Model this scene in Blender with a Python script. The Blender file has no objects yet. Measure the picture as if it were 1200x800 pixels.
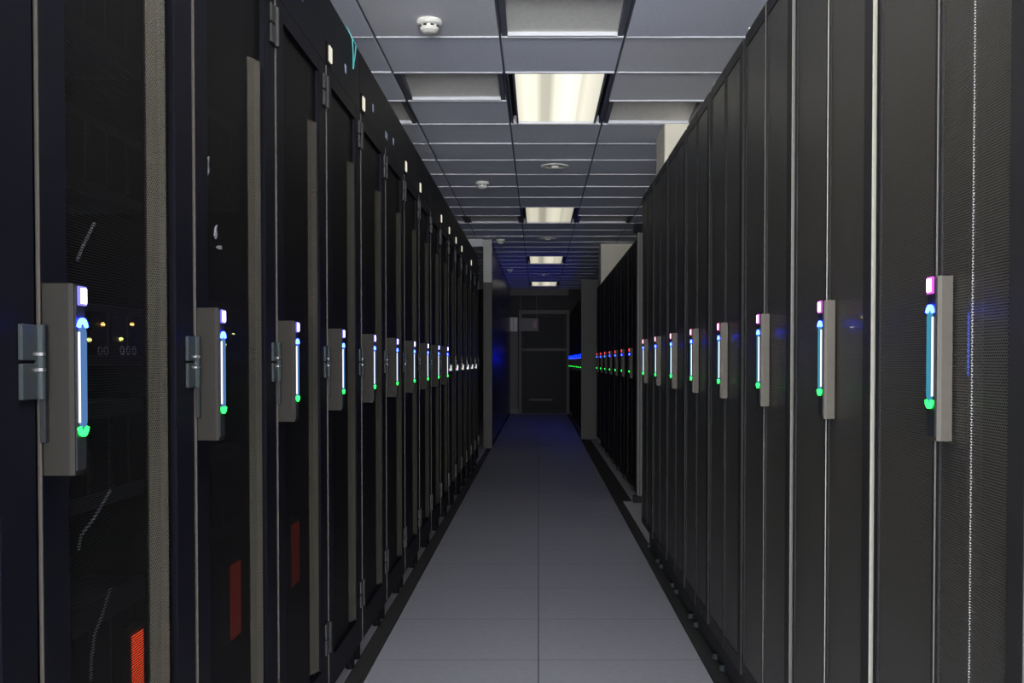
import bpy, bmesh, math, random
from mathutils import Vector, Matrix
random.seed(4)
scene = bpy.context.scene
COL = scene.collection

# ------------------------------------------------------------------ camera
FPX = 1204.0                       # focal length in pixels of the 1200 px wide frame
CAM_H = 1.095
PITCH = 0.022                      # camera tilted slightly down
cam = bpy.data.cameras.new('camera')
cam.sensor_width = 36.0
cam.lens = 36.0 * FPX / 1200.0
cam.shift_x = -31.0 / 1200.0
cam.shift_y = (24.0 + FPX * math.tan(PITCH)) / 1200.0
cam.clip_start = 0.02
camo = bpy.data.objects.new('camera', cam)
COL.objects.link(camo)
camo.location = (0, 0, CAM_H)
camo.rotation_euler = (math.pi / 2 - PITCH, 0, 0)
scene.camera = camo

# ------------------------------------------------------------------ world, exposure
w = bpy.data.worlds.new('world'); scene.world = w
w.use_nodes = True
w.node_tree.nodes['Background'].inputs[0].default_value = (0.012, 0.014, 0.02, 1)
w.node_tree.nodes['Background'].inputs[1].default_value = 1.0
scene.view_settings.view_transform = 'Standard'
scene.view_settings.look = 'None'
scene.view_settings.gamma = 1.0
scene.view_settings.exposure = 0.0
scene.view_settings.use_curve_mapping = False

AISLE_LAMP = 1.0
ASSUMED_SIDE_LAMP = 14.0                    # unseen lamps assumed over the neighbouring aisles
ASSUMED_WINDOW_LIGHT = 50.0                # assumed daylight window, unseen in the entrance wall behind the camera                  # dimmed lamps over the aisle
ASSUMED_ENTRY_LAMP = 25.0                  # unseen lamps assumed over the entrance area behind the camera
CEIL = 2.652

# ------------------------------------------------------------------ materials
MATS = {}
def _new(name):
    m = bpy.data.materials.new(name); m.use_nodes = True
    nt = m.node_tree; nt.nodes.clear()
    out = nt.nodes.new('ShaderNodeOutputMaterial')
    return m, nt, out

def mat(name, col, rough=0.5, metal=0.0, var=0.0, scale=20.0, bump=0.0, bscale=300.0, spec=0.5):
    if name in MATS: return MATS[name]
    m, nt, out = _new(name)
    b = nt.nodes.new('ShaderNodeBsdfPrincipled')
    b.inputs['Roughness'].default_value = rough
    b.inputs['Metallic'].default_value = metal
    b.inputs['Specular IOR Level'].default_value = spec
    b.inputs['Base Color'].default_value = (*col, 1)
    tc = nt.nodes.new('ShaderNodeTexCoord')
    if var > 0:
        n = nt.nodes.new('ShaderNodeTexNoise'); n.inputs['Scale'].default_value = scale
        n.inputs['Detail'].default_value = 4
        nt.links.new(tc.outputs['Object'], n.inputs['Vector'])
        r = nt.nodes.new('ShaderNodeValToRGB')
        r.color_ramp.elements[0].position = 0.3; r.color_ramp.elements[1].position = 0.7
        r.color_ramp.elements[0].color = (*[c * (1 - var) for c in col], 1)
        r.color_ramp.elements[1].color = (*[min(1, c * (1 + var)) for c in col], 1)
        nt.links.new(n.outputs['Fac'], r.inputs['Fac'])
        nt.links.new(r.outputs['Color'], b.inputs['Base Color'])
    if bump > 0:
        n2 = nt.nodes.new('ShaderNodeTexNoise'); n2.inputs['Scale'].default_value = bscale
        nt.links.new(tc.outputs['Object'], n2.inputs['Vector'])
        bp = nt.nodes.new('ShaderNodeBump'); bp.inputs['Strength'].default_value = bump
        bp.inputs['Distance'].default_value = 0.002
        nt.links.new(n2.outputs['Fac'], bp.inputs['Height'])
        nt.links.new(bp.outputs['Normal'], b.inputs['Normal'])
    nt.links.new(b.outputs[0], out.inputs[0])
    MATS[name] = m
    return m

def emit(name, col, strength):
    if name in MATS: return MATS[name]
    m, nt, out = _new(name)
    e = nt.nodes.new('ShaderNodeEmission')
    e.inputs[0].default_value = (*col, 1); e.inputs[1].default_value = strength
    nt.links.new(e.outputs[0], out.inputs[0])
    MATS[name] = m
    return m

def perforated(name, col, rough, metal, pitch=0.0046, hole=0.34, spec=0.5):
    """sheet steel punched with staggered round holes (object y,z plane)"""
    if name in MATS: return MATS[name]
    m, nt, out = _new(name)
    N, L = nt.nodes, nt.links
    tc = N.new('ShaderNodeTexCoord')
    sc = N.new('ShaderNodeVectorMath'); sc.operation = 'MULTIPLY'
    sc.inputs[1].default_value = (0, 1 / pitch, 1 / (pitch * 1.732))
    L.new(tc.outputs['Object'], sc.inputs[0])
    ds = []
    for off in (0.0, 0.5):
        a = N.new('ShaderNodeVectorMath'); a.operation = 'ADD'; a.inputs[1].default_value = (0.5, off, off)
        L.new(sc.outputs[0], a.inputs[0])
        f = N.new('ShaderNodeVectorMath'); f.operation = 'FRACTION'; L.new(a.outputs[0], f.inputs[0])
        s = N.new('ShaderNodeVectorMath'); s.operation = 'SUBTRACT'; s.inputs[1].default_value = (0.5, 0.5, 0.5)
        L.new(f.outputs[0], s.inputs[0])
        mu = N.new('ShaderNodeVectorMath'); mu.operation = 'MULTIPLY'; mu.inputs[1].default_value = (0, 1, 1.732)
        L.new(s.outputs[0], mu.inputs[0])
        ln = N.new('ShaderNodeVectorMath'); ln.operation = 'LENGTH'; L.new(mu.outputs[0], ln.inputs[0])
        ds.append(ln)
    mn = N.new('ShaderNodeMath'); mn.operation = 'MINIMUM'
    L.new(ds[0].outputs['Value'], mn.inputs[0]); L.new(ds[1].outputs['Value'], mn.inputs[1])
    lt = N.new('ShaderNodeMath'); lt.operation = 'LESS_THAN'; lt.inputs[1].default_value = hole
    L.new(mn.outputs[0], lt.inputs[0])
    b = N.new('ShaderNodeBsdfPrincipled')
    b.inputs['Base Color'].default_value = (*col, 1); b.inputs['Roughness'].default_value = rough
    b.inputs['Metallic'].default_value = metal
    b.inputs['Specular IOR Level'].default_value = spec
    t = N.new('ShaderNodeBsdfTransparent')
    mx = N.new('ShaderNodeMixShader')
    L.new(lt.outputs[0], mx.inputs[0]); L.new(b.outputs[0], mx.inputs[1]); L.new(t.outputs[0], mx.inputs[2])
    L.new(mx.outputs[0], out.inputs[0])
    MATS[name] = m
    return m

def lamp_mat(name, col, strength):
    """prismatic diffuser over two tubes: brighter along each tube"""
    if name in MATS: return MATS[name]
    m, nt, out = _new(name); N, L = nt.nodes, nt.links
    tc = N.new('ShaderNodeTexCoord'); sp = N.new('ShaderNodeSeparateXYZ')
    L.new(tc.outputs['Object'], sp.inputs[0])
    r = N.new('ShaderNodeValToRGB'); cr = r.color_ramp
    pts = [(0.0, .80), (.12, 1.1), (.24, 1.05), (.31, .62), (.40, .60), (.47, 1.05), (.6, 1.25), (.72, 1.15), (.76, .85), (.82, 1.0), (1.0, .78)]
    cr.elements[0].position = 0; cr.elements[0].color = (pts[0][1],) * 3 + (1,)
    cr.elements[1].position = 1; cr.elements[1].color = (pts[-1][1],) * 3 + (1,)
    for p, v in pts[1:-1]:
        e = cr.elements.new(p); e.color = (v, v, v, 1)
    mr = N.new('ShaderNodeMapRange'); mr.inputs[1].default_value = -0.25; mr.inputs[2].default_value = 0.25
    L.new(sp.outputs['X'], mr.inputs[0]); L.new(mr.outputs[0], r.inputs[0])
    mu = N.new('ShaderNodeMath'); mu.operation = 'MULTIPLY'; mu.inputs[1].default_value = strength
    L.new(r.outputs[0], mu.inputs[0])
    e = N.new('ShaderNodeEmission'); e.inputs[0].default_value = (*col, 1)
    L.new(mu.outputs[0], e.inputs[1]); L.new(e.outputs[0], out.inputs[0])
    MATS[name] = m
    return m

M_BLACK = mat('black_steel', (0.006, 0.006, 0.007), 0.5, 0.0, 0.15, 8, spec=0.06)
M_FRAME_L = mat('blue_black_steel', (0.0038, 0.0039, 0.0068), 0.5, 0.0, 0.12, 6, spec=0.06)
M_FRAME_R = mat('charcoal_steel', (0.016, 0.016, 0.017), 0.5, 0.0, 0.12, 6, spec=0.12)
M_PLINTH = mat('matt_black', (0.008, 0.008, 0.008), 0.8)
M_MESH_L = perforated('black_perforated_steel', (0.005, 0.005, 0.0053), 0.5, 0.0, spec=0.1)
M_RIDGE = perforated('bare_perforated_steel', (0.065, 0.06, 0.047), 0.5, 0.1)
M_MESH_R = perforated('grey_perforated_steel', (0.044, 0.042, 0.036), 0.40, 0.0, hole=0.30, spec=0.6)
M_DOTS = perforated('pale_dotted_mesh', (0.42, 0.42, 0.40), 0.5, 0.0, hole=0.40)
M_EDGE = mat('aluminium_edge', (0.62, 0.60, 0.54), 0.35, 0.6)
M_EDGE_W = mat('door_edge_steel', (0.022, 0.0215, 0.02), 0.5, spec=0.1)
M_EDGE_N = mat('door_seam_steel', (0.016, 0.0155, 0.014), 0.5, spec=0.1)
M_EDGE_M = mat('half_pale_door_edge', (0.10, 0.097, 0.085), 0.5)
M_EDGE_B = mat('pale_door_edge', (0.24, 0.235, 0.20), 0.5, 0.0)
M_EDGE_L = mat('worn_steel_edge', (0.05, 0.044, 0.038), 0.45, 0.0, spec=0.3)
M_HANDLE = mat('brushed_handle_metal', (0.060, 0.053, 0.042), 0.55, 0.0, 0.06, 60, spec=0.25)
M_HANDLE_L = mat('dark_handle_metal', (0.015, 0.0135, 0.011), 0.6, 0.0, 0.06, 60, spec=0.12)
M_HFACE = mat('handle_face_plastic', (0.012, 0.013, 0.015), 0.45, spec=0.2)
M_HINGE = mat('hinge_steel', (0.022, 0.028, 0.030), 0.4, 0.0, spec=0.25)
M_HINGE_D = mat('dark_hinge_steel', (0.02, 0.02, 0.02), 0.4, 0.3)
M_KNUCK = mat('hinge_pin_steel', (0.30, 0.30, 0.30), 0.25, 0.9)
M_LEVER_L = emit('lever_blue_glow', (0.12, 0.27, 0.60), 0.75)
M_LEVER_R = emit('lever_cyan_glow', (0.07, 0.38, 0.55), 0.75)
M_GUIDE = emit('light_guide', (0.86, 0.88, 1.0), 1.6)
M_LED_WHITE = emit('led_white', (0.55, 0.50, 1.0), 11.0)
M_LED_WHALO = emit('led_violet_halo', (0.22, 0.20, 1.0), 1.6)
M_LED_PINK = emit('led_pink', (1.0, 0.55, 1.0), 5.0)
M_LED_PHALO = emit('led_magenta_halo', (0.85, 0.12, 0.85), 1.3)
M_LED_ROSE = emit('led_rose', (1.0, 0.50, 0.72), 4.0)
M_LED_RHALO = emit('led_rose_halo', (1.0, 0.06, 0.25), 1.2)
M_LED_RED = emit('led_red', (1.0, 0.05, 0.06), 3.0)
M_LED_BLUE = emit('led_blue', (0.009, 0.021, 1.0), 65.0)
M_LED_BLUECORE = emit('led_blue_core', (0.35, 0.5, 1.0), 3.0)
M_LED_BLUEFAR = emit('led_blue_strong', (0.0, 0.001, 1.0), 400.0)
M_LED_GREEN = emit('led_green', (0.012, 1.0, 0.055), 8.0)
M_TAG = emit('indicator_lens', (1.0, 0.96, 0.78), 0.85)
M_TAG_DIM = mat('pale_blue_label', (0.30, 0.36, 0.5), 0.5)
M_WHITE = mat('white_plastic', (0.80, 0.78, 0.70), 0.5)
M_TILE_C = mat('ceiling_tile', (0.79, 0.82, 0.92), 0.85, 0, 0.04, 60, 0.25, 220)
M_TILE_C2 = mat('ceiling_tile_pale', (0.82, 0.83, 0.86), 0.85, 0, 0.04, 60, 0.25, 220)
M_TBAR = mat('ceiling_tbar', (0.66, 0.66, 0.70), 0.6)
M_SLOT = mat('black_slot', (0.006, 0.006, 0.006), 0.8)
M_TROF = mat('troffer_frame', (0.14, 0.14, 0.17), 0.5)
M_FLOOR = mat('floor_tile', (0.245, 0.248, 0.278), 0.6, 0, 0.05, 35, 0.05, 150)
M_SUB = mat('floor_void', (0.03, 0.03, 0.033), 0.8)
M_SLAB = mat('floor_slab', (0.42, 0.40, 0.42), 0.6, 0, 0.05, 5)
M_WALLW = mat('white_wall_paint', (0.78, 0.77, 0.75), 0.8, 0, 0.03, 3)
M_WALLD = mat('dark_wall_paint', (0.028, 0.027, 0.025), 0.7, 0, 0.2, 2)
M_COLUMN = mat('cream_column_paint', (0.84, 0.79, 0.64), 0.8, 0, 0.03, 4)
M_PART = mat('partition_panel', (0.03, 0.035, 0.05), 0.25)
M_POST = mat('partition_post', (0.15, 0.145, 0.135), 0.5)
M_GREYP = mat('grey_end_panel', (0.07, 0.067, 0.06), 0.6)
M_GLASS_D = mat('dark_door_glass', (0.006, 0.0065, 0.0065), 0.35, spec=0.06)
M_DOORFR = mat('door_frame_paint', (0.14, 0.125, 0.10), 0.6)
M_CABLE_G = mat('grey_cable', (0.42, 0.45, 0.5), 0.45)
M_CABLE_C = mat('cyan_cable', (0.08, 0.42, 0.42), 0.4)
M_SERVER = mat('server_bezel', (0.03, 0.03, 0.034), 0.45, 0.2)
M_AMBER = emit('led_amber', (1.0, 0.55, 0.12), 6.0)
M_YEL = emit('led_yellow', (0.9, 0.9, 0.2), 5.0)
M_REDBAR = emit('activity_bar_red', (1.0, 0.085, 0.02), 2.0)
M_REDBAR2 = emit('activity_bar_dull_red', (0.7, 0.06, 0.02), 0.55)
M_REDBAR3 = emit('activity_bar_faint_red', (0.7, 0.06, 0.02), 0.22)
M_BLUEBAR = emit('activity_bar_blue', (0.05, 0.16, 1.0), 1.6)

# ------------------------------------------------------------------ mesh helpers
class MB:
    def __init__(s): s.v = []; s.f = []
    def box(s, x0, x1, y0, y1, z0, z1):
        n = len(s.v)
        x0, x1 = min(x0, x1), max(x0, x1)
        s.v += [(x0,y0,z0),(x1,y0,z0),(x1,y1,z0),(x0,y1,z0),(x0,y0,z1),(x1,y0,z1),(x1,y1,z1),(x0,y1,z1)]
        s.f += [(n,n+3,n+2,n+1),(n+4,n+5,n+6,n+7),(n,n+1,n+5,n+4),(n+1,n+2,n+6,n+5),(n+2,n+3,n+7,n+6),(n+3,n,n+4,n+7)]
        return s
    def bbox(s, x0, x1, y0, y1, z0, z1, b):
        """box bevelled along all edges"""
        x0, x1 = min(x0, x1), max(x0, x1)
        bm = bmesh.new(); bmesh.ops.create_cube(bm, size=1)
        for v in bm.verts:
            v.co = Vector(((x0+x1)/2 + v.co.x*(x1-x0), (y0+y1)/2 + v.co.y*(y1-y0), (z0+z1)/2 + v.co.z*(z1-z0)))
        bmesh.ops.bevel(bm, geom=list(bm.edges), offset=b, segments=1, affect='EDGES', profile=0.5)
        s.addbm(bm); return s
    def addbm(s, bm):
        n = len(s.v); bm.verts.index_update()
        s.v += [tuple(v.co) for v in bm.verts]
        s.f += [tuple(n + v.index for v in f.verts) for f in bm.faces]
        bm.free()
    def prism(s, pts, a0, a1, axis):
        """extrude polygon: axis 'x' -> pts (y,z); 'y' -> pts (x,z); 'z' -> pts (x,y)"""
        n = len(s.v); k = len(pts)
        for a in (a0, a1):
            for p, q in pts:
                s.v.append({'x': (a, p, q), 'y': (p, a, q), 'z': (p, q, a)}[axis])
        s.f.append(tuple(range(n, n + k))); s.f.append(tuple(range(n + 2*k - 1, n + k - 1, -1)))
        for i in range(k):
            j = (i + 1) % k
            s.f.append((n + i, n + k + i, n + k + j, n + j))
        return s
    def cyl(s, c, r, h, axis='z', seg=12, r2=None):
        r2 = r if r2 is None else r2
        n = len(s.v)
        for a, rr in ((0, r), (h, r2)):
            for i in range(seg):
                t = 2 * math.pi * i / seg; p, q = rr * math.cos(t), rr * math.sin(t)
                d = {'z': (p, q, a), 'x': (a, p, q), 'y': (p, a, q)}[axis]
                s.v.append((c[0] + d[0], c[1] + d[1], c[2] + d[2]))
        s.f.append(tuple(range(n + seg - 1, n - 1, -1))); s.f.append(tuple(range(n + seg, n + 2 * seg)))
        for i in range(seg):
            j = (i + 1) % seg
            s.f.append((n + i, n + j, n + seg + j, n + seg + i))
        return s
    def lathe(s, c, prof, seg=20):
        n = len(s.v); k = len(prof)
        for r, z in prof:
            for i in range(seg):
                t = 2 * math.pi * i / seg
                s.v.append((c[0] + r * math.cos(t), c[1] + r * math.sin(t), c[2] + z))
        for a in range(k - 1):
            for i in range(seg):
                j = (i + 1) % seg
                s.f.append((n + a*seg + i, n + a*seg + j, n + (a+1)*seg + j, n + (a+1)*seg + i))
        s.f.append(tuple(range(n + seg - 1, n - 1, -1))); s.f.append(tuple(range(n + (k-1)*seg, n + k*seg)))
        return s
    def tube(s, pts, r, seg=6):
        pts = [Vector(p) for p in pts]; n = len(s.v)
        for i, p in enumerate(pts):
            d = (pts[min(i+1, len(pts)-1)] - pts[max(i-1, 0)]).normalized()
            u = d.cross(Vector((0.31, 0.17, 0.93))).normalized(); v = d.cross(u)
            for k in range(seg):
                t = 2 * math.pi * k / seg
                s.v.append(tuple(p + u * r * math.cos(t) + v * r * math.sin(t)))
        for i in range(len(pts) - 1):
            for k in range(seg):
                j = (k + 1) % seg
                s.f.append((n+i*seg+k, n+i*seg+j, n+(i+1)*seg+j, n+(i+1)*seg+k))
        s.f.append(tuple(range(n + seg - 1, n - 1, -1)))
        e = n + (len(pts) - 1) * seg
        s.f.append(tuple(range(e, e + seg)))
        return s
    def mesh(s, name, m):
        me = bpy.data.meshes.new(name); me.from_pydata(s.v, [], s.f)
        bm = bmesh.new(); bm.from_mesh(me); bmesh.ops.recalc_face_normals(bm, faces=bm.faces); bm.to_mesh(me); bm.free()
        me.materials.append(m); return me
    def build(s, name, m, parent=None, loc=(0, 0, 0)):
        o = bpy.data.objects.new(name, s.mesh(name, m)); COL.objects.link(o)
        o.location = loc
        if parent: o.parent = parent
        return o

def tag(o, label, cat, group=None):
    o['label'] = label; o['category'] = cat
    if group: o['group'] = group
    return o
def struct(o, label=None):
    o['kind'] = 'structure'
    if label: o['label'] = label
    return o
def empty(name, loc):
    o = bpy.data.objects.new(name, None); COL.objects.link(o); o.location = loc
    o.empty_display_size = 0.1
    return o
def share(name, me, parent, loc):
    o = bpy.data.objects.new(name, me); COL.objects.link(o); o.parent = parent; o.location = loc
    return o
def copy_tree(o, parent=None):
    c = o.copy(); COL.objects.link(c); c.parent = parent
    for ch in list(o.children): copy_tree(ch, c)
    return c

# ================================================================== ROOM SHELL
XL, XR, YB, YE = -4.2, 4.2, -4.0, 22.0
SIDE = 0.665                         # the aisle's sunken strip ends here
floor = MB().box(XL, -SIDE, YB, YE, -.15, 0).box(SIDE, XR, YB, YE, -.15, 0).build('floor', M_SLAB)
struct(floor, 'pale grey raised access floor of the aisle')
MB().box(-SIDE, SIDE, YB, YE, -.15, -.016).build('floor_void', M_SUB, floor)
# floor tiles 600 x 600, two columns meeting under the camera
ROW0 = 3.756
tile_me = MB().box(-.298, .298, -.2987, .2987, -.016, 0).mesh('floor_tile', M_FLOOR)
tile_me.materials.append(M_SUB)                     # black edge trim round every floor tile
for p in tile_me.polygons:
    if abs(p.normal.z) < .5: p.material_index = 1
rest = MB()
k = -13
while ROW0 + .6 * k < YE - .05:
    yc = ROW0 + .6 * k + .3
    for xc in (-.3, .3):
        if -3 <= k <= 14:
            share('floor_tile', tile_me, floor, (xc, yc, 0))
        elif yc > YB + .3 and yc < YE - .3:
            rest.box(xc - .2985, xc + .2985, yc - .2985, yc + .2985, -.016, 0)
    k += 1
r_ = rest.build('floor_tile_field', M_FLOOR, floor); r_['kind'] = 'stuff'
# black cable channel covers along both rack rows
for sgn, y1 in ((-1, 10.9), (1, 14.4)):
    nm = 'left' if sgn < 0 else 'right'
    a, b = sorted((sgn * .602, sgn * .662))
    o = MB().box(a, b, .7, y1, -.016, .004).box(*((.662, .735, 8.06, 14.4, -.01, .003) if sgn > 0 else (-.66, -.61, .7, 10.9, -.016, .003))).box(min(sgn*.612, sgn*.652), max(sgn*.612, sgn*.652), .7, y1, .004, .010).build('cable_channel', M_PLINTH, floor)
    o['label'] = 'black cable channel strip along the %s rack row' % nm

# walls
o = MB().box(XL - .15, XL, YB, YE, 0, 2.95).build('wall_left', M_WALLW); struct(o, 'white painted wall beyond the left racks')
o = MB().box(XR, XR + .15, YB, YE, 0, 2.95).build('wall_right', M_WALLW); struct(o, 'white painted wall beyond the right racks')
WX, WZ0, WZ1 = 1.5, .35, 2.35
o = MB().box(XL, -WX, YB - .15, YB, 0, 2.95).box(WX, XR, YB - .15, YB, 0, 2.95).box(-WX, WX, YB - .15, YB, 0, WZ0).box(-WX, WX, YB - .15, YB, WZ1, 2.95).build('wall_entrance', M_WALLW)
struct(o, 'white entrance wall behind the camera')
wn = MB()
for x in (-WX, -WX / 3, WX / 3, WX): wn.box(x - .025, x + .025, YB - .10, YB - .04, WZ0, WZ1)
wn.box(-WX, WX, YB - .10, YB - .04, WZ0, WZ0 + .05).box(-WX, WX, YB - .10, YB - .04, WZ1 - .05, WZ1)
wn = wn.build('assumed_window_1', M_TBAR); struct(wn, 'assumed, unseen frosted daylight window in the entrance wall')  # unseen window, assumed as the source of the light from behind
for i in range(3):
    a = -WX + i * WX * 2 / 3
    MB().box(a + .03, a + WX * 2 / 3 - .03, YB - .085, YB - .075, WZ0 + .05, WZ1 - .05).build('pane', emit('assumed_daylight_glass', (0.93, 0.96, 1.0), ASSUMED_WINDOW_LIGHT), wn)  # glowing pane of the assumed window, added to light ceiling and floor
o = MB().box(XL, XR, YE, YE + .15, 0, 2.95).build('wall_end', M_WALLD); struct(o, 'dark end wall at the far end of the aisle')

# ceiling
ceiling = MB().box(XL, XR, YB, YE, CEIL + .10, CEIL + .25).build('ceiling', M_SLOT)
struct(ceiling, 'suspended ceiling of blue-grey mineral tiles')
GX0, GY0 = -.185, 4.96               # one grid corner
ctile = MB().bbox(-.2945, .2945, -.295, .295, 0, .02, .004).mesh('ceiling_tile', M_TILE_C)
ctile2 = MB().bbox(-.2945, .2945, -.295, .295, 0, .02, .004).mesh('ceiling_tile_pale', M_TILE_C2)
LAMPS = [(0, r) for r in (1, 9, 17, 25)]              # cell (col,row): lamp covers rows r and r+1
ASSUMED_ENTRY = [(0, -7), (0, -13)]
ASSUMED_SIDES = [(-5, -7), (-5, 1), (4, -3)]
GRILLES = [(0, -1), (-1, 1), (-2, 2), (1, 2), (-1, 10), (1, 10), (-2, 10)]
used = set(GRILLES)
for c, r in LAMPS + ASSUMED_ENTRY + ASSUMED_SIDES: used.add((c, r)); used.add((c, r + 1))
rest = MB()
for c in range(-7, 8):
    for r in range(-17, 29):
        if (c, r) in used: continue
        x0, y0 = GX0 + .6 * c, GY0 + .6 * r
        if x0 + .6 < XL or x0 > XR or y0 + .6 < YB or y0 > YE: continue
        if -2 <= c <= 1 and -2 <= r <= 13:
            pale_cell = (c, r) in ((1, 0), (-1, -1), (1, 1))  # these tiles take a slightly paler, less blue colour
            t = share('ceiling_tile', ctile2 if pale_cell else ctile, ceiling,
                      (x0 + .3, y0 + .3, CEIL + random.uniform(-.002, .002)))
            t.rotation_euler = (random.uniform(-.004, .004), random.uniform(-.004, .004), 0)
        else:
            a0, a1 = max(x0 + .0055, XL), min(x0 + .5945, XR); b0, b1 = max(y0 + .006, YB), min(y0 + .594, YE)
            if a1 - a0 > .02 and b1 - b0 > .02: rest.box(a0, a1, b0, b1, CEIL, CEIL + .02)
r_ = rest.build('ceiling_tile_field', M_TILE_C, ceiling); r_['kind'] = 'stuff'
bars = MB()
for r in range(-16, 29):
    y = GY0 + .6 * r
    for c in range(-6, 7):
        x0, x1 = GX0 + .6 * c + .008, GX0 + .6 * c + .592
        if (c, r - 1) in used and (c, r) in used and not ((c, r) in GRILLES or (c, r - 1) in GRILLES): continue
        if y > YE - .02: continue
        bars.box(x0, x1, y - .009, y + .009, CEIL - .006, CEIL + .03)
bars.build('ceiling_cross_bar', M_TBAR, ceiling)
runs = MB()
for c in range(-6, 8):
    x = GX0 + .6 * c
    runs.box(x - .006, x + .006, YB, YE, CEIL + .006, CEIL + .1)
runs.build('ceiling_main_runner', M_TROF, ceiling)

# return-air grilles set up into the ceiling
M_GRILLE = mat('grille_grey', (0.88, 0.86, 0.79), 0.7, 0, 0.05, 40)
def grille(c, r, label):
    x0, y0 = GX0 + .6 * c, GY0 + .6 * r
    root = empty('air_grille', (x0 + .3, y0 + .3, CEIL))
    tag(root, label, 'ceiling grille', 'return air grilles in the ceiling')
    f = MB()
    f.box(-.29, -.262, -.29, .29, .0, .06).box(.262, .29, -.29, .29, .0, .06)
    f.box(-.262, .262, -.29, -.275, .0, .072)
    f.build('frame', M_TROF, root)
    MB().box(-.262, .262, .268, .29, -.004, .06).build('rim', M_TBAR, root)
    p = MB(); p.prism([(-.275, .062), (.268, .014), (.268, .022), (-.275, .070)], -.262, .262, 'x'); p.build('panel', M_GRILLE, root)
    s = MB()
    for i in range(17):
        x = -.254 + i * .0318
        s.prism([(-.27, .0596), (.262, .0125), (.262, .0145), (-.27, .0616)], x - .0008, x + .0008, 'x')
    s.build('louvre', M_GRILLE, root)
    return root
gl = {(0, -1): 'recessed grey air grille at the very top centre of the ceiling',
      (-1, 1): 'recessed grey air grille directly left of the nearest lit ceiling panel',
      (-2, 2): 'recessed grey air grille half hidden above the left racks',
      (1, 2): 'recessed grey air grille directly right of the nearest lit ceiling panel',
      (-1, 10): 'small distant air grille left of the second lit ceiling panel',
      (1, 10): 'small distant air grille right of the second lit ceiling panel',
      (-2, 10): 'small distant air grille above the left rack tops near second lamp'}
for c, r in GRILLES: grille(c, r, gl[(c, r)])

# troffers
def troffer(c, r, m, label):
    x0, y0 = GX0 + .6 * c, GY0 + .6 * r
    root = empty('ceiling_light', (x0 + .3, y0 + .6, CEIL))
    tag(root, label, 'ceiling light', 'fluorescent ceiling panels')
    f = MB()
    f.box(-.289, -.278, -.592, .592, 0, .07).box(.278, .289, -.592, .592, 0, .07)
    f.box(-.256, -.244, -.592, .592, -.002, .07).box(.244, .256, -.592, .592, -.002, .07)
    f.box(-.278, .278, -.592, -.582, 0, .07)
    f.build('frame', M_TROF, root)
    MB().box(-.278, .278, .575, .592, -.004, .07).build('end_rim', M_TBAR, root)
    sl = MB(); sl.box(-.278, -.256, -.582, .575, .05, .06).box(.256, .278, -.582, .575, .05, .06); sl.build('air_slot', M_SLOT, root)
    MB().box(-.244, .244, -.582, .575, .012, .03).build('diffuser', m, root)
M_LAMP = lamp_mat('aisle_lamp_glow', (1.0, 0.965, 0.80), AISLE_LAMP)
M_LAMP_F = lamp_mat('far_aisle_lamp_glow', (1.0, 0.955, 0.76), AISLE_LAMP * .63)
M_LAMP_E = lamp_mat('assumed_entrance_lamp_glow', (1.0, 0.95, 0.86), ASSUMED_ENTRY_LAMP)
for (c, r), t in zip(LAMPS, ('largest and nearest lit fluorescent panel in the aisle ceiling',
                             'second lit fluorescent panel along the aisle ceiling',
                             'third lit fluorescent panel along the aisle ceiling',
                             'farthest lit fluorescent panel by the end wall')):
    troffer(c, r, M_LAMP if r == 1 else M_LAMP_F, t)
for c, r in ASSUMED_ENTRY:
    troffer(c, r, M_LAMP_E, 'assumed bright fluorescent panel %s' % ('directly above the camera' if r == -7 else 'by the assumed entrance window behind the camera'))  # unseen lamp, assumed in order to brighten the near floor
M_LAMP_S = lamp_mat('assumed_side_lamp_glow', (1.0, 0.95, 0.86), ASSUMED_SIDE_LAMP)
for c, r in ASSUMED_SIDES:
    troffer(c, r, M_LAMP_S, 'assumed fluorescent panel over the aisle beyond the %s' % {(-5, -7): 'left racks, nearest one', (-5, 1): 'left racks, farther one', (4, -3): 'right racks'}[(c, r)])  # unseen lamp, assumed as the light on the columns and upper post

# smoke detectors and round downlights
det = MB().lathe((0, 0, 0), [(.055, 0), (.058, -.012), (.055, -.022), (.042, -.026), (.040, -.034), (.044, -.036), (.040, -.048), (.024, -.058), (.01, -.06)], 24).mesh('detector_body', M_WHITE)
detv = MB()
for i in range(8):
    t = 2 * math.pi * (i + .5) / 8
    bm = bmesh.new(); bmesh.ops.create_cube(bm, size=1)
    bmesh.ops.scale(bm, vec=(.006, .016, .006), verts=bm.verts)
    bmesh.ops.translate(bm, vec=(.0415, 0, -.030), verts=bm.verts)
    bmesh.ops.rotate(bm, cent=(0, 0, 0), matrix=Matrix.Rotation(t, 3, 'Z'), verts=bm.verts)
    detv.addbm(bm)
detv = detv.mesh('detector_vents', M_PLINTH)
for (x, y), t in zip([(-.497, 4.72), (-.485, 8.93), (-.48, 13.1), (-.475, 17.3)],
                     ['white dome smoke detector nearest the camera on the ceiling', 'second white smoke detector along the aisle ceiling',
                      'third smoke detector, in the dim part of the ceiling', 'tiny farthest smoke detector near the end wall']):
    root = empty('smoke_detector', (x, y, CEIL)); tag(root, t, 'smoke detector', 'smoke detectors')
    share('detector_body', det, root, (0, 0, 0)); share('vent_slots', detv, root, (0, 0, 0))
ring = MB().lathe((0, 0, 0), [(.11, 0), (.112, -.006), (.10, -.010), (.078, -.006), (.07, .0)], 28).mesh('downlight_ring', M_GRILLE)
cup = MB().lathe((0, 0, 0), [(.070, -.002), (.055, -.004), (.034, -.006), (.030, -.018), (.012, -.026)], 24).mesh('downlight_lens', M_WHITE)
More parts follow.
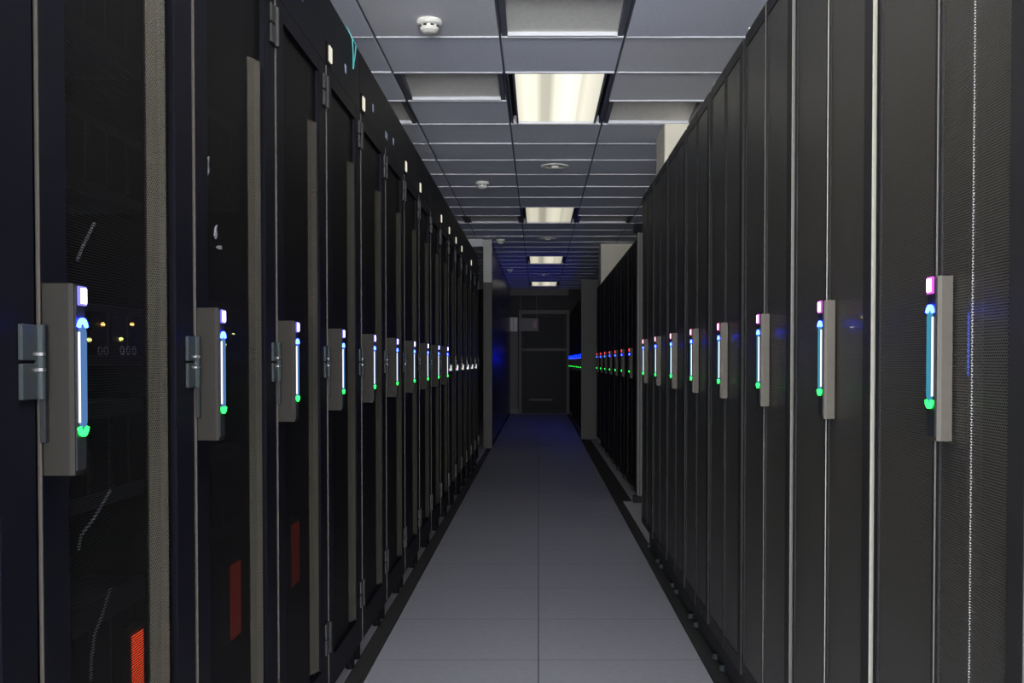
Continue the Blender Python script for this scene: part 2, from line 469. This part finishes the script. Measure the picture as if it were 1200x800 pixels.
for (x, y), t in zip([(.13, 8.2), (.118, 13.0), (.09, 18.3)],
                     ['round recessed ceiling spotlight nearest the camera, switched off', 'second round ceiling spotlight, past the second lit panel',
                      'farthest round ceiling spotlight between the last lit panels']):
    root = empty('ceiling_spotlight', (x, y, CEIL)); tag(root, t, 'spotlight', 'round ceiling spotlights')
    share('ring', ring, root, (0, 0, 0)); share('lens', cup, root, (0, 0, 0))

# structural columns
for y0, t in ((6.74, 'cream painted column behind the end of the front right rack row'), (13.6, 'distant cream column behind the second right rack row')):
    o = MB().bbox(.823, 1.35, y0, y0 + .46, 0, CEIL + .1, .006).build('column', M_COLUMN); tag(o, t, 'column')

# ================================================================== RACKS
def handle(parent, s, yc, zc, hz0, hz1, depth, wid, m_led, m_halo, m_arc, m_low, m_lever, lit=True, plate=True, glow=True):
    """swing handle on a door face at local x=0; s=+1 points to the aisle on the left row, -1 on the right"""
    y0, y1 = yc - wid / 2, yc + wid / 2
    X = lambda d: s * d
    b = MB()
    ch = .006
    b.prism([(X(0), y0 + .0), (X(depth - ch), y0), (X(depth), y0 + .002), (X(depth), y1 - ch), (X(depth - ch), y1), (X(0), y1)], zc + hz0, zc + hz1, 'z')
    h = b.build('handle', M_HANDLE_L if s > 0 else M_HANDLE, parent)
    MB().bbox(X(depth), X(depth + .0025), y0 + .003, y1 - .006, zc + hz0 + .006, zc + hz1 - .004, .0006).build('face_plate', M_HFACE, h)
    if plate: MB().bbox(X(0), X(.008), y0 - .010, y0, zc - .10, zc + .052, .001).build('base_plate', M_HFACE, h)
    f = depth + .0025
    # lever: rounded bar
    pts = []
    hw = .0095; top, bot = zc + .050, zc - .082
    for i in range(9):
        t = math.pi * i / 8; pts.append((yc + hw * math.cos(t), top - hw + hw * math.sin(t)))
    for i in range(9):
        t = math.pi + math.pi * i / 8; pts.append((yc + hw * math.cos(t), bot + hw + hw * math.sin(t)))
    MB().prism(pts, X(f), X(f + .003), 'x').build('lever', m_lever if glow else M_HANDLE, h)  # lever's own glow stands in for LED light falling on it
    if lit:
        if glow: MB().bbox(X(f + .0002), X(f + .0030), yc - hw - .0012, yc - hw - .0001, bot + .007, top - .007, .0002).build('light_guide', M_GUIDE, h)
        zl = zc + .09
        MB().bbox(X(f), X(f + .003), yc - .0115, yc + .0115, zl - .0125, zl + .0125, .0008).build('led_halo', m_halo, h)  # coloured glowing border painted as the halo around the LED
        MB().bbox(X(f + .003), X(f + .0045), yc - .0085, yc + .0085, zl - .0100, zl + .0100, .0008).build('status_led', m_led, h)
        for nm, cz, sg, mm in (('upper_light_arc', top - .004, 1, m_arc), ('lower_light_arc', bot + .004, -1, m_low)):
            arc = []
            for i in range(9):
                t = math.radians(15 + 150 * i / 8); arc.append((yc +   .0145 * math.cos(t), cz + sg * .0155 * math.sin(t)))
            for i in range(8, -1, -1):
                t = math.radians(15 + 150 * i / 8); arc.append((yc + .0085 * math.cos(t), cz + sg * .0090 * math.sin(t)))
            n = 9
            a = MB()
            for i in range(8):
                p = [arc[i], arc[i + 1], arc[2 * n - 2 - i], arc[2 * n - 1 - i]]
                a.prism(p, X(f), X(f + .0035), 'x')
            a.build(nm, mm, h)
    return h

def left_rack(lit):
    root = empty('server_rack', (0, 0, 0))
    W = .6
    b = MB()
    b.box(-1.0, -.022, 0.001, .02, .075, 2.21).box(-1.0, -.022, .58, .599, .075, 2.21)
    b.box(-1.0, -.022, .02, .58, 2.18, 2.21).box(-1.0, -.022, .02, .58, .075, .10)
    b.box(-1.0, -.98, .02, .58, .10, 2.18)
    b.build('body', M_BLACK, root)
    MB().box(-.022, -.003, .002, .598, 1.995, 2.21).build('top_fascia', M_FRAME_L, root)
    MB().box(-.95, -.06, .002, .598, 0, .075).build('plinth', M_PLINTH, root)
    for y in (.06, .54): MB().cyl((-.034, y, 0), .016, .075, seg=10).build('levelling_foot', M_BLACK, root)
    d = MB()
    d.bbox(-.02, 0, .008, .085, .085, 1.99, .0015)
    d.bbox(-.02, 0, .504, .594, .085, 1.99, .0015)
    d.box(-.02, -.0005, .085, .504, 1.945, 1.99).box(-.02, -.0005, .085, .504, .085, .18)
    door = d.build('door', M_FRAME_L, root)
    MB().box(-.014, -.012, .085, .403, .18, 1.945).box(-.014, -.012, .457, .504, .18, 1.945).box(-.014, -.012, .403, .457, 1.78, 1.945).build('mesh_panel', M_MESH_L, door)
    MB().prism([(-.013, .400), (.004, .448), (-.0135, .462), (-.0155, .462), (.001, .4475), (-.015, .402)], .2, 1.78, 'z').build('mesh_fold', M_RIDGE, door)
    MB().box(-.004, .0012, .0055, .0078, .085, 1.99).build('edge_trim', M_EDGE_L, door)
    for z, mm in ((1.905, M_HINGE_D), (1.095, M_HINGE), (.26, M_HINGE_D)):
        h = MB(); h.bbox(0, .006, .550, .588, z - .047, z - .002, .001).bbox(0, .006, .550, .588, z + .002, z + .047, .001)
        h = h.build('hinge', mm, root)
        MB().cyl((.006, .594, z - .047), .0065, .094, seg=10).build('hinge_knuckle', M_HINGE_D if mm is M_HINGE_D else M_HINGE, h)
        if mm is M_HINGE:
            MB().cyl((.006, .594, z - .012), .0075, .004, seg=10).cyl((.006, .594, z + .008), .0075, .004, seg=10).build('hinge_bush', M_KNUCK, h)
    if lit:
        handle(root, 1, .031, 1.091, -.143, .1055, .040, .036, M_LED_WHITE, M_LED_WHALO, M_LED_BLUE, M_LED_GREEN, M_LEVER_L)
    else:
        h = MB().bbox(0, .022, .03, .07, 1.03, 1.075, .003).build('latch', M_EDGE, root)
        MB().cyl((.022, .05, 1.052), .012, .006, 'x', 12).build('latch_knob', M_KNUCK, h)
    return root

def right_rack(W, zb, zt, m_led, m_halo, m_arc, m_low, m_mesh, m_frame, dz=.027, glow=True):
    root = empty('server_rack', (0, 0, 0))
    b = MB()
    b.box(.032, 1.0, .001, .02, zb - .02, zt).box(.032, 1.0, W - .02, W - .001, zb - .02, zt)
    b.box(.032, 1.0, .02, W - .02, zt - .03, zt).box(.032, 1.0, .02, W - .02, zb - .02, zb + .01)
    b.box(.98, 1.0, .02, W - .02, zb + .01, zt - .03)
    b.build('body', M_BLACK, root)
    MB().box(.048, .95, .002, W - .002, 0, zb - .02).build('plinth', M_PLINTH, root)
    for y in (.07, W - .07): MB().cyl((.036, y, 0), .012, .03, seg=10).build('levelling_foot', M_HINGE, root)
    mid = W * .52
    for a, c, st in ((.022, mid - .0025, .05), (mid + .0025, W - .012, .012)):
        d = MB()
        d.bbox(0, .03, a, a + st, zb, zt - .012, .0015); d.bbox(0, .03, c - .012, c, zb, zt - .012, .0015)
        d.box(.0005, .03, a + st, c - .012, zt - .05, zt - .012).box(.0005, .03, a + st, c - .012, zb, zb + .045)
        door = d.build('door', m_frame, root)
        MB().box(.003, .005, a + st, c - .012, zb + .045, zt - .05).build('mesh_panel', m_mesh, door)
        wide = a < .03
        MB().box(-.0008, .007 if wide else .003, a - (.0022 if wide else .0012), a - .0001, zb, zt - .012).build('edge_trim', M_EDGE_W if wide else M_EDGE_N, door)
    handle(root, -1, mid - .042, 1.119 + (dz - .027), -.141, .103, .022, .040, m_led, m_halo, m_arc, m_low, M_LEVER_R, True, False, glow)
    return root

ORD = ['first', 'second', 'third', 'fourth', 'fifth', 'sixth', 'seventh', 'eighth', 'ninth', 'tenth', 'eleventh', 'twelfth',
       'thirteenth', 'fourteenth', 'fifteenth', 'sixteenth', 'seventeenth']
# ---- left row
LX, LY0 = -.64, 1.313
pl = left_rack(True); pu = None
for i in range(-1, 16):
    if i < 10:
        o = pl if i == -1 else copy_tree(pl)
        if i == -1: lab = 'black server rack cut off by the left picture edge'
        else: lab = 'black server rack with lit handle, %s lit one of the left row from the camera' % ORD[i]
    else:
        if pu is None: pu = left_rack(False); o = pu
        else: o = copy_tree(pu)
        lab = 'black rack with unlit silver handle, %s unlit one of the left row' % ORD[i - 10]
    o.location = (LX, LY0 + .6 * i, 0)
    tag(o, lab, 'server rack', 'left row of server racks')
# ---- right row, front block (double doors)
RX, RY0 = .61, 1.264
pr = right_rack(.6, .15, 2.07, M_LED_PINK, M_LED_PHALO, M_LED_BLUE, M_LED_GREEN, M_MESH_R, M_FRAME_R)
pr2 = right_rack(.6, .15, 2.07, M_LED_ROSE, M_LED_RHALO, M_LED_BLUE, M_LED_GREEN, M_MESH_R, M_FRAME_R)
for i in range(-1, 8):
    o = (pr if i == -1 else copy_tree(pr)) if i < 3 else (pr2 if i == 3 else copy_tree(pr2))
    o.location = (RX, RY0 + .6 * i, 0)
    if i == 0:                               # pale strip paints the bright dots of the rail behind the mesh
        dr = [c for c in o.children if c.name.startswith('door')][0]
        MB().prism([(.0031, .1868), (.0016, .1875), (.0016, .1885), (.0031, .190)], .20, 2.01, 'z').build('dotted_strip', M_DOTS, dr)
    if i in (0, 1, 2):                       # the nearest doors have paler edges
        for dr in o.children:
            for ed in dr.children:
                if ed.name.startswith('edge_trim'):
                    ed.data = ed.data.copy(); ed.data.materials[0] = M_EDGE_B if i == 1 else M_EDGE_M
    lab = 'charcoal mesh rack cut off by the right picture edge' if i == -1 else \
        'charcoal double-door mesh rack, %s handle of the front right row from the camera' % ORD[i]
    tag(o, lab, 'server rack', 'front right row of server racks')
# ---- right row, second block: set back
p2 = right_rack(.78, .12, 2.07, M_LED_RED, M_LED_RED, M_LED_BLUE, M_LED_GREEN, M_MESH_L, M_BLACK, .012, False)
for i in range(7):
    o = p2 if i == 0 else copy_tree(p2)
    o.location = (.77, 8.06 + .78 * i, 0)
    tag(o, 'black rack with red status light, %s of the set-back second right row' % ORD[i], 'server rack', 'second right row of server racks')
# ---- right row, third block by the end wall
p3 = right_rack(.78, .12, 2.07, M_LED_BLUEFAR, M_LED_BLUEFAR, M_LED_BLUE, M_LED_GREEN, M_MESH_L, M_BLACK, .012, False)
for i in range(8):
    o = p3 if i == 0 else copy_tree(p3)
    o.location = (.635, 14.56 + .78 * i, 0)
    tag(o, 'far black rack with blue status light, %s past the grey panel' % ORD[i], 'server rack', 'far right row of server racks')
# end panels
e = MB().bbox(.77, 1.77, 8.02, 8.055, .05, 2.10, .003)
o = e.build('end_panel', M_GREYP)
tag(o, 'grey metal end panel closing the second right rack row', 'end panel')
MB().box(.772, .785, 8.010, 8.02, .05, 2.10).box(.797, .812, 8.010, 8.02, .05, 2.10).build('corner_post', M_POST, o)
MB().box(.74, 1.7, 7.97, 8.05, 0, .05).build('base_rail', M_PLINTH, o)
MB().box(.74, 1.7, 7.99, 8.05, 2.10, 2.17).build('top_rail', M_BLACK, o)
o = MB().bbox(.60, .845, 14.48, 14.55, 0, 2.25, .004).build('end_panel', M_GREYP)
tag(o, 'tall dull grey end panel beside the far blue-lit racks', 'end panel')

# indicator lamps over left doors
for n, sidx in enumerate((3, 4, 6, 7, 9, 10, 11, 12, 14)):
    root = empty('indicator_lamp', (LX - .003, LY0 + .6 * sidx + .03, 2.035))
    MB().bbox(0, .004, -.006, .052, -.032, .032, .001).build('bezel', M_BLACK, root)
    MB().bbox(.004, .009, .004, .042, -.024, .024, .002).build('lens', M_TAG, root)
    tag(root, 'pale lit indicator above the left racks, %s from the camera' % ORD[n], 'indicator', 'indicator lamps above the left racks')
for n, (sidx, dy, z, wdt) in enumerate(((2, .30, 2.09, .022), (3, .33, 2.07, .022), (4, .3, 2.08, .022), (5, .05, 2.05, .06), (5, .26, 2.07, .03))):
    o = MB().bbox(0, .002, -wdt / 2, wdt / 2, -.014, .014, .0006).build('label_sticker', M_TAG_DIM, None, (LX - .003, LY0 + .6 * sidx + dy, z))
    tag(o, 'small dull blue-white sticker on a left rack top, %s from the camera' % ORD[n], 'sticker', 'stickers on the left rack tops')
for n, sidx in enumerate((3, 4)):
    o = MB().bbox(-.008, .03, -.008, .008, -.008, .004, .001).build('rack_clip', M_WHITE, None, (RX + .02, RY0 + .6 * sidx, 2.079))
    tag(o, 'small white clip on the right rack tops, %s one' % ('nearer' if n == 0 else 'farther'), 'clip', 'white clips on the right rack tops')

# cyan patch cable hanging over the left rack edge
P = [(-.80, 3.42, 2.217), (-.70, 3.47, 2.222), (-.645, 3.50, 2.225), (-.632, 3.515, 2.19), (-.632, 3.53, 2.14), (-.635, 3.545, 2.10), (-.633, 3.56, 2.135), (-.63, 3.575, 2.19), (-.65, 3.60, 2.225), (-.78, 3.66, 2.217)]
o = MB().tube(P, .0022).build('patch_cable', M_CABLE_C); tag(o, 'thin cyan patch cable looped over the left rack top', 'cable')

# ================================================================== things seen through the mesh doors
def server(x, y0, wdt, z, h, s, label, leds=()):
    root = empty('rack_server', (x, y0, z))
    MB().bbox(0, -s * .7, 0, wdt, 0, h, .002).build('chassis', M_SERVER, root)
    bz = MB()
    nb = 6
    for i in range(nb):
        a = wdt * (i + .12) / nb; c = wdt * (i + .88) / nb
        bz.bbox(0, s * .006, a, c, h * .15, h * .85, .001)
    bz.build('drive_bay', M_BLACK, root)
    for (dy, dz, mm) in leds:
        MB().bbox(s * .006, s * .010, dy - .0035, dy + .0035, dz - .003, dz + .003, .0005).build('activity_led', mm, root)
    tag(root, label, 'server', 'servers behind the mesh doors')
    return root
def pix_left(px, py, D):       # helper for measuring: where a left-hand point at lateral distance D lies
    Z = D * FPX / (631 - px); return Z, CAM_H + (424 - py) * Z / FPX
def put_rack(idx, tags, label):
    y0 = LY0 + .6 * idx
    for z, h, name, pts in tags:
        leds = []
        for px, py, mm in pts:
            Z, zz = pix_left(px, py, .70); leds.append((Z - y0 - .06, zz - z, mm))
        server(-.712, y0 + .06, .48, z, h, 1, label % name, leds)
put_rack(0, [(1.60, .17, 'high up', []), (1.36, .13, 'above the handle', []), (1.09, .10, 'with four amber lights', [(124, 380, M_AMBER), (158, 380, M_AMBER), (108, 398, M_YEL), (145, 397, M_YEL)]),
             (.86, .17, 'below the handle', []), (.45, .26, 'low down', [])], 'dark server %s behind the nearest left mesh door')
put_rack(1, [(1.45, .2, 'high up', []), (1.10, .13, 'with two yellow lights', [(276, 391, M_YEL), (266, 404, M_YEL)]), (.70, .2, 'low down', [])],
         'dark server %s behind the second lit left door')
# red activity bars
for (px0, px1, py0, py1, mm, t) in ((154, 166, 746, 815, M_REDBAR, 'bright red light bar behind the nearest left mesh door'),
                                    (270, 281, 664, 752, M_REDBAR2, 'dull red light bar behind the second left mesh door'),
                                    (342, 350, 616, 688, M_REDBAR3, 'faint red light bar behind the third left mesh door')):
    Za, zt_ = pix_left(px0, py0, .69); Zb, _ = pix_left(px1, py0, .69); Zc, zb_ = pix_left(px0, py1, .69)
    root = empty('activity_bar', (-.69, (Za + Zb) / 2, zb_))
    hw = (Zb - Za) / 2
    MB().bbox(-.02, -.004, -hw - .008, hw + .008, -.01, zt_ - zb_ + .01, .002).build('housing', M_SERVER, root)
    MB().bbox(-.004, .0, -hw, hw, 0, zt_ - zb_, .001).build('light_strip', mm, root)
    tag(root, t, 'light bar', 'red light bars in the left racks')
# loose grey cables in the nearest left rack
for (pts, t) in (([(128, 575), (118, 592), (107, 610), (93, 628), (90, 645)], 'thin grey cable arching behind the nearest left mesh, upper one'),
                 ([(127, 690), (118, 720), (108, 745), (104, 775), (103, 800)], 'thin grey cable arching behind the nearest left mesh, lower one'),
                 ([(112, 262), (103, 280), (97, 292), (92, 305)], 'thin pale cable slanting behind the mesh above the nearest handle')):
    P = []
    for px, py in pts:
        Z, zz = pix_left(px, py, .672); P.append((-.672, Z, zz))
    o = MB().tube(P, .0022).build('network_cable', M_CABLE_G); tag(o, t, 'cable', 'cables behind the mesh doors')
# faint ring vents on the server face and pale tags on the second left rack
M_RING = mat('pale_ring', (.30, .31, .34), .5)
vent = [o for o in bpy.data.objects if o.name.startswith('rack_server') and 'four amber' in str(o.get('label'))][0]
for px in (116, 123, 142, 149, 156):
    Z, zz = pix_left(px, 411, .70)
    P = [(.014, Z + .007 * math.cos(t) - LY0 - .06, zz + .007 * math.sin(t) - 1.09) for t in [2 * math.pi * i / 12 for i in range(13)]]
    MB().tube(P, .0011, 5).build('vent_ring', M_RING, vent)
M_TAGP = mat('pale_paper_tag', (.16, .145, .17), .7)
for px, py, w_, h_, t in ((251, 195, .011, .020, 'crumpled pale tag high on the second left rack, upper one'), (260, 272, .009, .015, 'small pale tag on the second left rack, middle one'),
                          (264, 290, .020, .005, 'flat pale tag on the second left rack, lower one')):
    Z, zz = pix_left(px, py, .64)
    pts = [(-w_, -h_ * .6), (-w_ * .2, -h_), (w_ * .9, -h_ * .5), (w_ * .5, h_ * .2), (w_ * .9, h_), (-w_ * .1, h_ * .7), (-w_ * .7, 0)]
    o = MB().prism(pts, -.0008, .0016, 'x').build('paper_tag', M_TAGP, None, (-.6508, Z, zz)); tag(o, t, 'tag', 'pale tags on the second left rack')
# right: power strip rail right behind the nearest right mesh door, with blue lights
Zr = .622 * FPX / 507
root = empty('power_strip', (.618, Zr, .2))
MB().bbox(0, .02, -.0035, .0035, 0, 1.78, .001).build('rail', M_SERVER, root)
MB().bbox(-.0006, 0, -.003, .003, .875, .965, .0002).build('blue_light', M_BLUEBAR, root)
tag(root, 'thin power strip with a blue light behind the nearest right mesh door', 'power strip')
root = empty('rack_server', (.72, RY0 + .06, 1.03))
MB().bbox(0, .6, 0, .22, 0, .19, .002).build('chassis', M_SERVER, root)
for dy, dz, sy, sz in ((.13, .16, .018, .002), (.10, .135, .006, .006), (.14, .135, .005, .005), (.165, .04, .02, .05)):
    MB().bbox(-.006, 0, dy - sy, dy + sy, dz - sz, dz + sz, .0005).build('activity_led', M_BLUEBAR, root)
tag(root, 'server with blue lights behind the nearest right mesh door', 'server')
for (px, py, mm, t) in ((1009, 371, M_YEL, 'yellow light behind the second right mesh door, upper one'), (997, 384, M_YEL, 'yellow light behind the second right mesh door, lower one')):
    Z = .64 * FPX / (px - 631); zz = CAM_H + (424 - py) * Z / FPX
    o = MB().bbox(0, .004, -.006, .006, -.002, .002, .0004).build('activity_led', mm, None, (.64, Z, zz)); tag(o, t, 'indicator', 'yellow lights in the right racks')

# ================================================================== far end
# partition that continues the left side of the aisle
root = empty('partition', (-.64, 13.0, 0)); tag(root, 'dark glossy full-height partition with pale end post', 'partition')
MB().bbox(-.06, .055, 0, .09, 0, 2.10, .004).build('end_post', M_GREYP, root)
MB().bbox(-.058, .053, .002, .09, 2.10, CEIL - .01, .004).build('post_upper', mat('pale_post_upper', (.46, .45, .42), .5), root)  # upper part of the post in a paler colour than the lower
y = .10
while y < 8.4:
    MB().bbox(-.05, .05, y, y + 1.19, .06, CEIL - .01, .006).build('partition_panel', M_PART, root); y += 1.2
MB().box(-.045, .045, .09, 8.5, 0, .06).build('bottom_rail', M_PLINTH, root)
# header trim crossing from the left wall to the partition post
o = MB().box(XL, -.70, 13.0, 13.06, CEIL - .10, CEIL - .006).build('trim_1', M_TBAR); struct(o, 'pale ceiling trim left of the partition post')

# glazed door in the end wall
door = empty('door_1', (0, YE, 0)); struct(door, 'dark glazed door at the end of the aisle')
MB().box(-.42, -.36, -.06, 0, 0, 2.2).box(.60, .66, -.06, 0, 0, 2.2).box(-.36, .60, -.06, 0, 2.12, 2.2).build('door_frame', M_DOORFR, door)
lf = MB().box(-.355, -.30, -.05, -.01, .02, 2.115).box(.54, .595, -.05, -.01, .02, 2.115).box(-.30, .54, -.05, -.01, 2.05, 2.115).box(-.30, .54, -.05, -.01, .02, .10).build('door_leaf', M_WALLD, door)
MB().box(-.30, .54, -.036, -.024, .10, 1.33).build('pane', M_GLASS_D, lf)
MB().box(-.30, .54, -.036, -.024, 1.38, 2.05).build('pane', M_GLASS_D, lf)
MB().box(-.355, .595, -.062, -.01, 1.33, 1.385).build('push_bar', M_DOORFR, lf)
MB().box(-.20, .30, -.062, -.05, .27, .31).build('kick_rail', M_DOORFR, lf)
o = MB().bbox(-.625, -.43, YE - .16, YE, 0, 1.74, .006).build('door_post', M_DOORFR); tag(o, 'dim beige post standing left of the end door', 'post')
MB().box(-.628, -.425, YE - .165, YE, .0, .10).build('post_foot', M_POST, o)
root = empty('junction_box', (-.53, YE - .10, 1.742)); tag(root, 'pale box on top of the post by the end door', 'box')
MB().bbox(-.095, .085, -.06, .10, 0, .30, .01).build('case', M_COLUMN, root)
MB().bbox(-.01, .0, -.062, -.058, .02, .28, .001).build('lid_seam', M_DOORFR, root)
root = empty('notice_board', (-.21, YE - .09, 1.75)); tag(root, 'dim white notice board hanging before the end door', 'notice board')
MB().bbox(-.21, .21, -.02, .02, 0, .28, .004).build('board', M_POST, root)
MB().box(.10, .17, -.022, -.02, .06, .22).build('paper', mat('pink_paper', (.45, .30, .26), .8), root)
for sx in (-.17, .17): MB().box(sx - .006, sx + .006, -.006, .006, .28, CEIL - 1.75 + .01).build('hanger_rod', M_DOORFR, root)
o = MB().box(-.62, .64, YE - .05, YE, CEIL - .14, CEIL - .004).build('trim_2', M_DOORFR); struct(o, 'dull ceiling trim over the end door')
